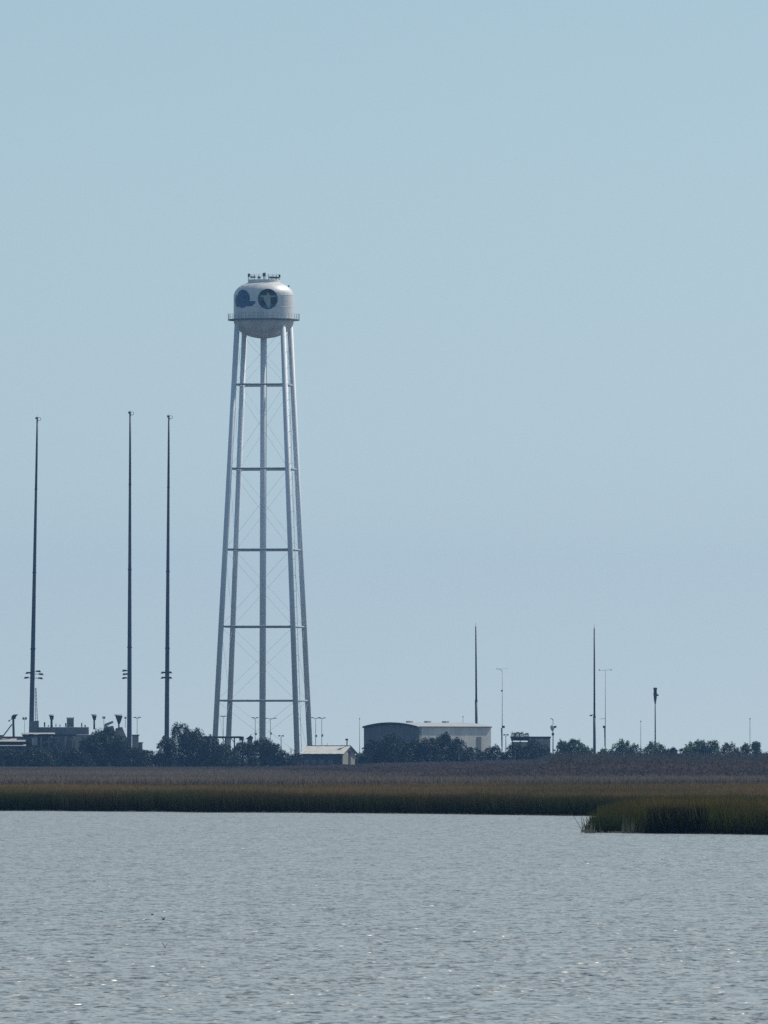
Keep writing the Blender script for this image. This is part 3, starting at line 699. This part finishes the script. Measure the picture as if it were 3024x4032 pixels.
def shelter(label, x0, x1, y0, D, m, dep=3.0, roof=True):
    xa, xb = X(x0, D), X(x1, D); zb = float(gz(xa, D)); z1 = Zr(y0, D)
    T = thing('equipment_shelter', label, 'shelter', ((xa + xb) / 2, D, zb))
    build('wall', MB().box((xa + xb) / 2, D + dep / 2, (z1 + zb) / 2, xb - xa, dep, z1 - zb), m, T)
    if roof: build('roof', MB().box((xa + xb) / 2, D + dep / 2, z1 + .08, xb - xa + .3, dep + .3, .16), M['trim'], T)
    build('door', MB().box(xa + (xb - xa) * .3, D - .03, zb + 1.05, .9, .06, 2.1), M['clad_d'], T)
    return T
shelter('beige equipment shelter just right of the middle tall mast', 520, 545, 2896, 1945, M['beige'])
shelter('lower grey shelter stepping down right of the beige shelter', 546, 560, 2926, 1946, M['conc'])

# floodlights and cabinets standing on the pad
def flood_mast(label, xp, ytop, ybase, D, hw, hh, wpx=3.0, shape='box', m='dark', group='floodlights standing on the launch pad'):
    k = D / F; b = np.array(px(xp, ybase, D)); t = np.array(px(xp, ytop, D))
    T = thing('floodlight_mast', label, 'floodlight', tuple(b), group)
    build('pole', MB().tube(b, t - (0, 0, hh * k * .5), wpx * k * .55, wpx * k * .45, 8), M[m], T)
    if shape == 'vee':
        z1, z0 = t[2], t[2] - hh * k
        build('lamp_head', MB().prism([(t[0] - hw * k, D - .4, z1), (t[0] + hw * k, D - .4, z1 - .1), (t[0] + wpx * k * .8, D - .4, z0), (t[0] - wpx * k * .6, D - .4, z0)], (0, .8, 0)), M[m], T)
        build('lamp_visor', MB().box(t[0] - hw * k * .15, D - .5, z1 + .05, hw * k * 2.1, 1.1, .09), M['dark'], T)
    elif shape == 'twin':
        for s in (-1, 1): build('lamp_head', MB().box(t[0] + s * hw * k * .55, D, t[2] - hh * k / 2, hw * k * .75, .5, hh * k), M[m], T)
        build('crossbar', MB().tube((t[0] - hw * k, D + .3, t[2] - hh * k / 2), (t[0] + hw * k, D + .3, t[2] - hh * k / 2), .04, .04, 5), M['steel'], T)
    return T
flood_mast('small twin-lamp mast standing left of the leftmost tall mast', 97, 2824, 2893, 1950, 9, 10, 1.4, 'twin', 'steel')
flood_mast('stout hooded floodlight, first one right of the leftmost tall mast', 203, 2816, 2866, 1957, 9, 18, 9, 'vee')
flood_mast('stout hooded floodlight above the highest pad bush', 371, 2815, 2872, 1957, 10, 20, 7, 'vee')
flood_mast('wide wedge-shaped floodlight next to the middle tall mast', 468, 2816, 2870, 1955, 15, 34, 6, 'vee')
flood_mast('small brown lamp left of the wedge-shaped floodlight', 409, 2821, 2860, 1958, 6, 9, 1.6, 'twin', 'rust')
flood_mast('small lamp half hidden against the left side of the middle tall mast', 494, 2822, 2866, 1957, 4, 8, 1.5, 'twin', 'rust')

def cabinet():
    D = 1957.0; T = thing('equipment_cabinet', 'square dark cabinet standing on the pad parapet', 'cabinet', px(277, 2864, D))
    build('body', MB().box(X(277, D), D, (Zr(2829, D) + Zr(2863, D)) / 2, 27 * D / F, 1.2, 34 * D / F), M['clad_d'], T)
    build('hood', MB().box(X(277, D), D, Zr(2827, D), 31 * D / F, 1.5, .14), M['dark'], T)
    build('door', MB().box(X(281, D), D - .63, Zr(2847, D), .7, .06, 1.1), M['conc'], T)
cabinet()

def braced_gantry():
    D = 1948.0; T = thing('braced_gantry', 'dark upright post with a long diagonal brace at the far left', 'gantry', px(52, 2900, D)); k = D / F
    build('post', MB().tube(px(54, 2904, D), px(52, 2822, D), 4.6 * k, 4.2 * k, 8), M['dark'], T)
    build('brace', MB().tube(px(8, 2904, D), px(47, 2852, D), 2.4 * k, 2.2 * k, 8), M['dark'], T)
    build('head', MB().prism([px(44, 2830, D - .3), px(46, 2819, D - .3), px(54, 2813, D - .3), px(72, 2813, D - .3), px(64, 2820, D - .3), (px(60, 2832, D - .3))], (0, .6, 0)), M['dark'], T)
    build('side_lamp', MB().path([px(50, 2830, D), px(38, 2836, D)], .05, 5).box(*px(36, 2838, D), .3, .3, .25), M['dark'], T)
    build('base_beam', MB().box(X(55, D), D, Zr(2903, D), 90 * k, .5, 6 * k), M['rust'], T)
    build('base_block', MB().box(X(4, D), D, Zr(2900, D), 22 * k, .9, 12 * k), M['conc'], T)
braced_gantry()

# ------------------------------------------------------------------ raised pipe rack under the tower
def pipe_rack():
    D = 1872.0; k = D / F; gb = float(gz(X(890, D), D)); T = thing('pipe_rack', 'low raised pipe rack crossing below the tower legs', 'pipe rack', (X(890, D), D, gb))
    build('beam', MB().box(X(882, D), D, Zr(2904, D), 156 * k, .8, 5.5 * k), M['dark'], T)
    build('pipe', MB().tube((X(806, D), D - .2, Zr(2900.6, D)), (X(950, D), D - .2, Zr(2900.6, D)), .08, .08, 8), M['steel'], T)
    for xx in (850, 888, 923, 955):
        build('leg', MB().tube((X(xx, D), D, gb), (X(xx, D), D, Zr(2904, D)), 3.2 * k, 2.6 * k, 8), M['dark'], T)
    for xx, s in ((888, -1), (923, -1)):
        build('knee_brace', MB().tube((X(xx, D), D, Zr(2925, D)), (X(xx + s * 14, D), D, Zr(2905, D)), 1.4 * k, 1.4 * k, 6), M['dark'], T)
    build('end_box', MB().box(X(951, D), D, Zr(2908, D), 18 * k, .8, 16 * k), M['dark'], T)
pipe_rack()
def small_hut():
    D = 1876.0; k = D / F; gb = float(gz(X(985, D), D)); T = thing('small_hut', 'little dark peaked hut left of the riser pipe', 'hut', (X(984, D), D, gb))
    build('wall', MB().box(X(984, D), D + 1, (gb + Zr(2909, D)) / 2, 20 * k, 2, Zr(2909, D) - gb), M['beige'], T)
    build('roof', MB().prism([px(966, 2911, D - .2), px(986, 2896, D - .2), px(996, 2902, D - .2), px(995, 2910, D - .2)], (0, 2.4, 0)), M['dark'], T)
    build('vent_pipe', MB().tube(px(988, 2900, D + 1), px(988, 2891, D + 1), .06, .06, 6), M['dark'], T)
small_hut()

# ------------------------------------------------------------------ poles
M['steel_l'] = mat('pale_galvanised_steel', (0.42, 0.45, 0.48), 0.6, 0.08, 1.0)
def t_lamp(label, xp, ytop, ybase, D, half, asym=0, knob=None, group='double-arm lamp posts beyond the trees'):
    k = D / F; xb = X(xp, D); zb = float(gz(xb, D)); zt = Zr(ytop, D)
    T = thing('lamp_post', label, 'lamp post', (xb, D, zb), group)
    build('pole', MB().tube((xb, D, zb), (xb, D, zt), 1.6 * k, 0.9 * k, 8), M['steel_l'], T)
    for s in (-1, 1):
        L = half * k * (1 + asym * s)
        a = build('arm', MB().tube((xb, D, zt - .05), (xb + s * L, D, zt + .12), .07, .06, 6), M['steel_l'], T)
        build('lamp_head', MB().box(xb + s * (L - .12), D, zt + .12, .55, .3, .13), M['steel'], a)
    if knob: build('junction_box', MB().box(xb + .1, D - .1, Zr(knob, D), 8 * k, .3, 9 * k), M['steel_l'], T)
t_lamp('slender two-armed lamp post right of the middle tall mast', 540, 2827, 2895, 1975, 12)
t_lamp('faint lamp post between the two left tower legs', 879, 2822, 2900, 2090, 9)
t_lamp('two-armed lamp post just left of the tower riser', 1005, 2828, 2905, 2060, 11, knob=2890)
t_lamp('two-armed lamp post just right of the tower riser', 1065, 2830, 2910, 2060, 22, knob=2888)
t_lamp('two-armed lamp post right of the tower, nearer the leg', 1243, 2828, 2935, 2050, 17, knob=2898)
t_lamp('two-armed lamp post right of the tower, farther from the leg', 1267, 2829, 2935, 2050, 13, knob=2896)

def pole(name, label, cat, xt, yt, xb, D, wt_, wb, m='wood', group=None):
    k = D / F; xw = X(xb, D); zb = float(gz(xw, D)); T = thing(name, label, cat, (xw, D, zb), group)
    t = np.array(px(xt, yt, D)); build('shaft', MB().tube((xw, D, zb - .2), t, wb * k / 2, wt_ * k / 2, 10), M[m], T, True)
    return T, t, k
def whip(label, xp, yt, D, m='steel'):
    T, t, k = pole('whip_aerial', label, 'aerial', xp, yt, xp, D, 1.6, 2.6, m, 'thin pole aerials on the skyline')
    build('tip_clamp', MB().box(t[0], t[1], t[2] - .1, .22, .15, .18), M['steel'], T)
whip('thin pole standing alone between small house and hangar', 1416, 2828, 1990)
whip('short thin aerial rising behind the hangar roof', 1823, 2820, 1990)
whip('thin pole between the two-tipped shrub and the horn mast', 2523, 2838, 1960)
whip('last thin pole near the right edge among the shrubs', 2953, 2828, 1960, 'wood')

def big_pole(label, xt, yt, xb, ys_, D, lamp=None):
    T = thing('tall_pole', label, 'pole', (X(xb, D), D, float(gz(X(xb, D), D))), 'dark tall poles on the right'); k = D / F
    zb = float(gz(X(xb, D), D)); a = np.array((X(xb, D), D, zb - .2)); m_ = np.array(px((xt + xb) / 2, ys_, D)); b = np.array(px(xt, yt, D))
    build('lower_shaft', MB().tube(a, m_, 5.6 * k, 5.2 * k, 12), M['mast'], T, True)
    build('upper_shaft', MB().tube(m_, b, 3.9 * k, 2.6 * k, 12), M['dark'], T, True)
    build('sleeve', MB().tube(m_ - (0, 0, .2), m_ + (0, 0, .25), 6.0 * k, 4.6 * k, 12), M['dark'], T)
    build('air_terminal', MB().tube(b, b + (0, 0, .8), .04, .02, 5), M['steel'], T)
    if lamp:
        e = np.array(px(xt - 13, lamp, D)); a2 = build('lamp_arm', MB().tube((X(xt, D), D, e[2] + .15), e, .06, .06, 6), M['dark'], T)
        build('floodlight', MB().box(e[0], e[1], e[2] - .05, .45, .35, .26), M['dark'], a2)
big_pole('dark tall pole rising behind the hangar roof', 1873.5, 2468, 1877, 2760, 1995)
big_pole('dark tall pole among shrubs with one lamp low on its left', 2340, 2474, 2341, 2822, 1955, 2816)

def wire_pole(label, xp, yt, D, kind):
    T, t, k = pole('antenna_pole', label, 'pole', xp + 1, yt, xp, D, 1.6, 4.0, 'steel_l', 'slender antenna poles')
    zt = t[2]
    if kind == 'hook':
        build('hooked_arm', MB().path([t, t + (-.25, 0, .35), t + (-.55, 0, .5), t + (-1.2, 0, .55)], .05, 6), M['steel_l'], T)
        build('whisker', MB().tube(t + (-.4, 0, .5), t + (1.0, 0, .62), .02, .02, 4), M['steel_l'], T)
        build('collar', MB().box(X(xp - 1, D), D, Zr(2720, D), .3, .25, .3), M['dark'], T)
    else:
        build('cross_arm', MB().tube(t + (-1.2, 0, 0), t + (1.1, 0, .15), .03, .03, 5), M['steel_l'], T)
        for s in (-1.15, 1.05): build('insulator', MB().box(t[0] + s, t[1], t[2] + .1, .14, .12, .3), M['steel_l'], T)
        build('side_arm', MB().tube((X(xp, D), D, Zr(2829, D)), px(xp - 22, 2831, D), .045, .035, 5), M['steel_l'], T)
    build('junction_box', MB().box(X(xp + (5 if kind == 'hook' else -4), D), D - .15, Zr(2862, D), 11 * k, .4, 9 * k), M['dark'], T)
    build('conduit', MB().tube((X(xp, D) - .1, D - .2, Zr(2866, D)), (X(xp, D) - .05, D - .2, Zr(2940, D)), .12, .1, 6), M['dark'], T)
wire_pole('slender pole with a hooked arm on top, right of the hangar', 1977, 2645, 1960, 'hook')
wire_pole('slender pole with a cross arm, right of the lamped tall pole', 2383, 2640, 1960, 'cross')

def post_lamp(label, xp, yt, D, wide, m='steel', group=None):
    T, t, k = pole('short_post', label, 'post', xp, yt, xp, D, 3, 4, m, group)
    build('bracket', MB().tube(t + (-wide * k, 0, .1), t + (wide * k, 0, .15), .05, .05, 5), M[m], T)
    for s in (-1, 1): build('lamp_head', MB().box(t[0] + s * wide * k, t[1], t[2] + .12, .28, .3, .26), M[m], T)
    return T
post_lamp('short Y-shaped post between riser and right tower legs', 1107, 2900, 1990, 8)
post_lamp('short forked post just left of the flat bunker', 1992, 2896, 1930, 7)
def camera_post():
    D = 1940.0; T, t, k = pole('camera_post', 'post with a bulky camera head right of the flat bunker', 'post', 2178, 2838, 2177, D, 3, 6, 'steel')
    build('top_bracket', MB().path([t, t + (-.1, 0, .3), t + (-.5, 0, .42)], .07, 6), M['steel'], T)
    build('camera_head', MB().lathe(X(2175, D), D, [(.05, Zr(2880, D)), (.34, Zr(2871, D)), (.42, Zr(2862, D)), (.3, Zr(2857, D)), (.05, Zr(2855, D))], 16), M['clad'], T, True)
    build('side_camera', MB().box(X(2186, D), D - .1, Zr(2862, D), .45, .4, .4), M['steel'], T)
    build('lower_box', MB().box(X(2177, D), D - .1, Zr(2891, D), .42, .35, .5), M['dark'], T)
camera_post()
def horn_mast():
    D = 1945.0; T, t, k = pole('horn_mast', 'dark mast with a thick club-shaped head on the right', 'mast', 2580, 2765, 2580, D, 4.5, 6, 'dark')
    build('horn', MB().lathe(X(2580, D), D, [(2.4 * k, Zr(2772, D)), (6.0 * k, Zr(2748, D)), (7.4 * k, Zr(2735, D)), (6.2 * k, Zr(2722, D)), (6.0 * k, Zr(2716, D))], 20), M['rust'], T, True)
    build('cap', MB().lathe(X(2580, D), D, [(.02, Zr(2717, D)), (7.4 * k, Zr(2716, D)), (7.4 * k, Zr(2708, D)), (.02, Zr(2707, D))], 20), M['dark'], T)
    build('side_bracket', MB().box(X(2588, D), D, Zr(2737, D), .45, .3, .3), M['dark'], T)
horn_mast()

# ------------------------------------------------------------------ hangar
def hangar():
    D = 1880.0; cx, cz = X(1650, D), 0; gb = float(gz(cx, D)) - .1
    ze = Zr(2861, D); zr = Zr(2845, D)
    a = R(50); W = 218 * D / F / math.cos(R(40)); L = 287 * D / F / math.cos(a)
    dl = np.array((-math.cos(R(40)), math.sin(R(40)), 0)); dr = np.array((math.cos(a), math.sin(a), 0))
    c0 = np.array((cx, D, 0.0))
    T = thing('hangar', 'large grey metal hangar with low arched roof behind dark trees', 'hangar', (cx, D, gb))
    def P(s, t, z): p = c0 + dl * s + dr * t; return (p[0], p[1], z)
    arch = lambda s: ze + (zr - ze) * (1 - ((s - W * .5) / (W * .5)) ** 2)
    # gable end wall as separate panels
    n = 12
    for i in range(n):
        s0, s1 = W * i / n + .012, W * (i + 1) / n - .012
        mb = MB().prism([P(s0, 0, gb), P(s1, 0, gb), P(s1, 0, arch(s1) - .02), P(s0, 0, arch(s0) - .02)], tuple(dr * .12 - dr * (.0 if i % 2 else .02)))
        build('gable_panel', mb, M['clad_d'], T)  # darker than the sunlit side panels: the shade of this end is in the colour
    m2 = 16
    for i in range(m2):
        t0, t1 = .13 + (L - .13) * i / m2 + .012, .13 + (L - .13) * (i + 1) / m2 - .012
        mb = MB().prism([P(0, t0, gb), P(0, t1, gb), P(0, t1, ze - .02), P(0, t0, ze - .02)], tuple(dl * .12 - dl * (.0 if i % 2 else .02)))
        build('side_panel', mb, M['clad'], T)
    inner = MB().prism([P(.16, .16, gb), P(W - .1, .16, gb), P(W - .1, .16, ze - .1), P(.16, .16, ze - .1)], tuple(dr * (L - .3))); build('inner_frame', inner, M['clad_d'], T)
    # roof in standing strips
    k = 14; rf_ = MB(); pts = [(W * q / k, arch(W * q / k)) for q in range(k + 1)]
    prof = [P(s, -.35, z + .02) for s, z in pts] + [P(s, -.35, z - .10) for s, z in reversed(pts)]
    build('roof', MB().prism(prof, tuple(dr * (L + .6))), M['roofw'], T)
    f = [P(s, -.40, z + .06) for s, z in pts] + [P(s, -.40, z - .28) for s, z in reversed(pts)]
    build('gable_trim', MB().prism(f, tuple(dr * .045)), M['trim'], T)
    build('gutter', MB().tube(np.array(P(-.14, 0, ze - .05)), np.array(P(-.14, L, ze - .05)), .11, .11, 8), M['trim'], T)
    build('door', MB().prism([P(-.06, L * .80, gb), P(-.06, L * .86, gb), P(-.06, L * .86, gb + 5.6), P(-.06, L * .80, gb + 5.6)], tuple(dl * .05)), M['clad_d'], T)
    build('downpipe', MB().tube(P(-.12, .4, gb), P(-.12, .4, ze), .07, .07, 6), M['steel'], T)
    for t in (.25, .5, .75):
        p = P(W * .5, L * t, zr + .12); build('roof_vent', MB().box(p[0], p[1], p[2], .9, .9, .35, a), M['roofw'], T)
hangar()

# ------------------------------------------------------------------ small house
def house():
    D = 1815.0; k = D / F; th = R(24); c0 = np.array((X(1349, D), D, 0.0)); gb = float(gz(c0[0], D)) - .05
    dl = np.array((-math.cos(th), -math.sin(th) * -0.35, 0)); dl /= np.linalg.norm(dl)
    dr = np.array((math.sin(th), math.cos(th), 0))
    L = 158 * k / abs(dl[0]); Wd = 48 * k / dr[0]
    ze, zr = Zr(2966, D), Zr(2938, D)
    T = thing('small_house', 'small house with sunlit pale gabled roof right of the tower', 'house', (c0[0], D, gb))
    def P(s, t, z): p = c0 + dl * s + dr * t; return np.array((p[0], p[1], z))
    build('front_wall', MB().prism([P(0, 0, gb), P(L, 0, gb), P(L, 0, ze), P(0, 0, ze)], tuple(dr * .15)), M['house_d'], T)  # darker than the other walls: the shade of this side is in the colour
    build('gable_wall', MB().prism([P(-.02, .0, gb), P(-.02, Wd, gb), P(-.02, Wd, ze), P(-.02, Wd / 2, zr - .06), P(-.02, .0, ze)], tuple(dl * .15)), M['house'], T)
    build('rear_wall', MB().prism([P(.14, Wd - .16, gb), P(L, Wd - .16, gb), P(L, Wd - .16, ze), P(.14, Wd - .16, ze)], tuple(dr * .15)), M['house'], T)
    build('far_gable_wall', MB().prism([P(L - .15, .16, gb), P(L - .15, Wd - .17, gb), P(L - .15, Wd - .17, ze), P(L - .15, Wd / 2, zr - .06), P(L - .15, .16, ze)], tuple(dl * .14)), M['house'], T)
    n = 12
    sl0 = P(0, -.35, ze - .18); 
    for i in range(n):      # roof sheets
        s0, s1 = -.35 + (L + .7) * i / n + .008, -.35 + (L + .7) * (i + 1) / n - .008
        up = .02 if i % 2 else 0
        build('roof_sheet', MB().prism([P(s0, -.4, ze - .14 + up), P(s1, -.4, ze - .14 + up), P(s1, Wd / 2, zr + up), P(s0, Wd / 2, zr + up)], (0, 0, .06)), M['hroof'], T)
    build('rear_roof', MB().prism([P(-.35, Wd / 2 + .01, zr), P(L + .35, Wd / 2 + .01, zr), P(L + .35, Wd + .4, ze - .14), P(-.35, Wd + .4, ze - .14)], (0, 0, .06)), M['hroof'], T)
    build('ridge_cap', MB().tube(P(-.36, Wd / 2, zr + .08), P(L + .36, Wd / 2, zr + .08), .07, .07, 6), M['ridge'], T)
    for f in (.30, .52, .72, .88):
        w = build('window', MB().prism([P(L * f - .42, -.04, gb + .75), P(L * f + .42, -.04, gb + .75), P(L * f + .42, -.04, gb + 1.55), P(L * f - .42, -.04, gb + 1.55)], tuple(dr * .03)), M['conc'], T)
        build('pane', MB().prism([P(L * f - .34, -.06, gb + .82), P(L * f + .34, -.06, gb + .82), P(L * f + .34, -.06, gb + 1.48), P(L * f - .34, -.06, gb + 1.48)], tuple(dr * .015)), M['glass'], w)
    build('door', MB().prism([P(-.06, Wd * .46, gb + .3), P(-.06, Wd * .64, gb + .3), P(-.06, Wd * .64, ze + .35), P(-.06, Wd * .46, ze + .35)], tuple(dl * .03)), M['trim'], T)
    build('barge_board', MB().tube(P(-.38, Wd / 2, zr), P(-.38, Wd + .4, ze - .12), .07, .07, 5), M['trim'], T)
    ch = P(.3, Wd / 2, zr); c = build('vent_pipe', MB().tube(ch, ch + (0, 0, 24 * k), .12, .10, 8), M['house'], T)
    build('vent_cowl', MB().box(ch[0] - .05, ch[1], ch[2] + 26 * k, .48, .4, .3), M['rust'], c)
    build('stub_pipe', MB().tube(P(L * .55, Wd / 2, zr), P(L * .55, Wd / 2, zr) + (.15, 0, .55), .03, .02, 5), M['steel'], T)
house()

# ------------------------------------------------------------------ flat bunker
def bunker():
    D = 1905.0; k = D / F; gb = float(gz(X(2090, D), D)); T = thing('flat_bunker', 'low flat-roofed bunker with plants growing on its roof', 'bunker', (X(2090, D), D, gb))
    build('wall', MB().box(X(2125, D), D + 3, (gb + Zr(2906, D)) / 2, 84 * k, 6, Zr(2906, D) - gb), M['conc_l'], T)
    build('canopy_wall', MB().box(X(2050, D), D + 3, (gb + Zr(2921, D)) / 2, 66 * k, 5, Zr(2921, D) - gb), M['conc_l'], T)
    build('roof_slab', MB().box(X(2090, D), D + 3, Zr(2906, D) + .12, 158 * k, 6.6, .3), M['trim'], T)
    build('canopy_fascia', MB().box(X(2048, D), D + .1, Zr(2911, D), 72 * k, .3, .5), M['leafd'], T)
    for xx in (2018, 2048, 2080):
        build('canopy_post', MB().tube((X(xx, D), D + .4, gb), (X(xx, D), D + .4, Zr(2908, D)), .09, .09, 6), M['trim'], T)
    V = []
    for i, xx in enumerate((2022, 2038, 2055, 2074)):
        x = X(xx, D); z = Zr(2904, D); V.append(crown(x, D + 1.2, z, z + [.75, .95, .8, .7][i], 1.1, 90 + i, leaf=.1, dens=260, spiky=.3))
    tri_mesh('roof_plants', np.concatenate(V), M['leafg'], T)['kind'] = 'stuff'
bunker()

# ------------------------------------------------------------------ birds over the water
def bird(label, xp, yp, D, yaw, flap, s):
    c = np.array(px(xp, yp, D)); T = thing('bird', label, 'bird', tuple(c), 'small dark birds skimming the water')
    ca, sa = math.cos(yaw), math.sin(yaw)
    def W(a, b, h): return (c[0] + (a * ca - b * sa) * s, c[1] + (a * sa + b * ca) * s, c[2] + h * s)
    body = MB(); prof = [(-.5, .01), (-.38, .055), (-.15, .10), (.08, .10), (.28, .06), (.36, .075), (.46, .05), (.56, .008)]; n = 8
    for a, r in prof:
        for i in range(n):
            t = 2 * math.pi * i / n; body.v.append(W(a, r * math.cos(t), r * math.sin(t) + (.03 if a > .25 else 0)))
    for q in range(len(prof) - 1):
        for i in range(n):
            j = (i + 1) % n; body.f.append((q*n + i, (q+1)*n + i, (q+1)*n + j, q*n + j))
    body.f.append(tuple(range(n))); build('body', body, M['feather'], T, True)
    for sd in (-1, 1):
        f = flap
        pts = [(.18, .06 * sd, .05), (.26, .42 * sd, .05 + .42 * f), (.02, .95 * sd, .05 + .75 * f), (-.12, .5 * sd, .03 + .42 * f), (-.14, .06 * sd, .03)]
        w = MB().prism([W(*p) for p in pts], (0, 0, .02 * s)); build('wing', w, M['feather'], T)
    t = MB().prism([W(-.42, -.03, 0), W(-.42, .03, 0), W(-.75, .09, .0), W(-.66, 0, 0), W(-.75, -.09, 0)], (0, 0, .015 * s)); build('tail', t, M['feather'], T)
bird('leftmost and highest of three small dark birds over the water', 599, 3602, 186, .3, .35, .065)
bird('middle bird of three, flying just right of the highest one', 643, 3621, 182, .5, .7, .07)
bird('lowest of three small birds, wings raised steeply', 650, 3730, 152, 1.2, 1.6, .065)

# ------------------------------------------------------------------ haze
hm = bpy.data.materials.new('haze_air'); hm.use_nodes = True; hn = hm.node_tree
hn.nodes.remove(hn.nodes['Principled BSDF'])
pv = hn.nodes.new('ShaderNodeVolumePrincipled'); pv.inputs['Color'].default_value = (0.24, 0.52, 1.0, 1); pv.inputs['Density'].default_value = 0.00007
pv.inputs['Anisotropy'].default_value = 0.1
hn.links.new(pv.outputs[0], hn.nodes['Material Output'].inputs['Volume'])
hb = MB().box(0, 2825, 54.2, 8100, 6010, 112)
ho = build('haze', hb, hm, None, False, (0, 2825, 54.2)); setp(ho, 'thin blue sea haze filling the air over the marsh', 'haze', None, 'stuff')
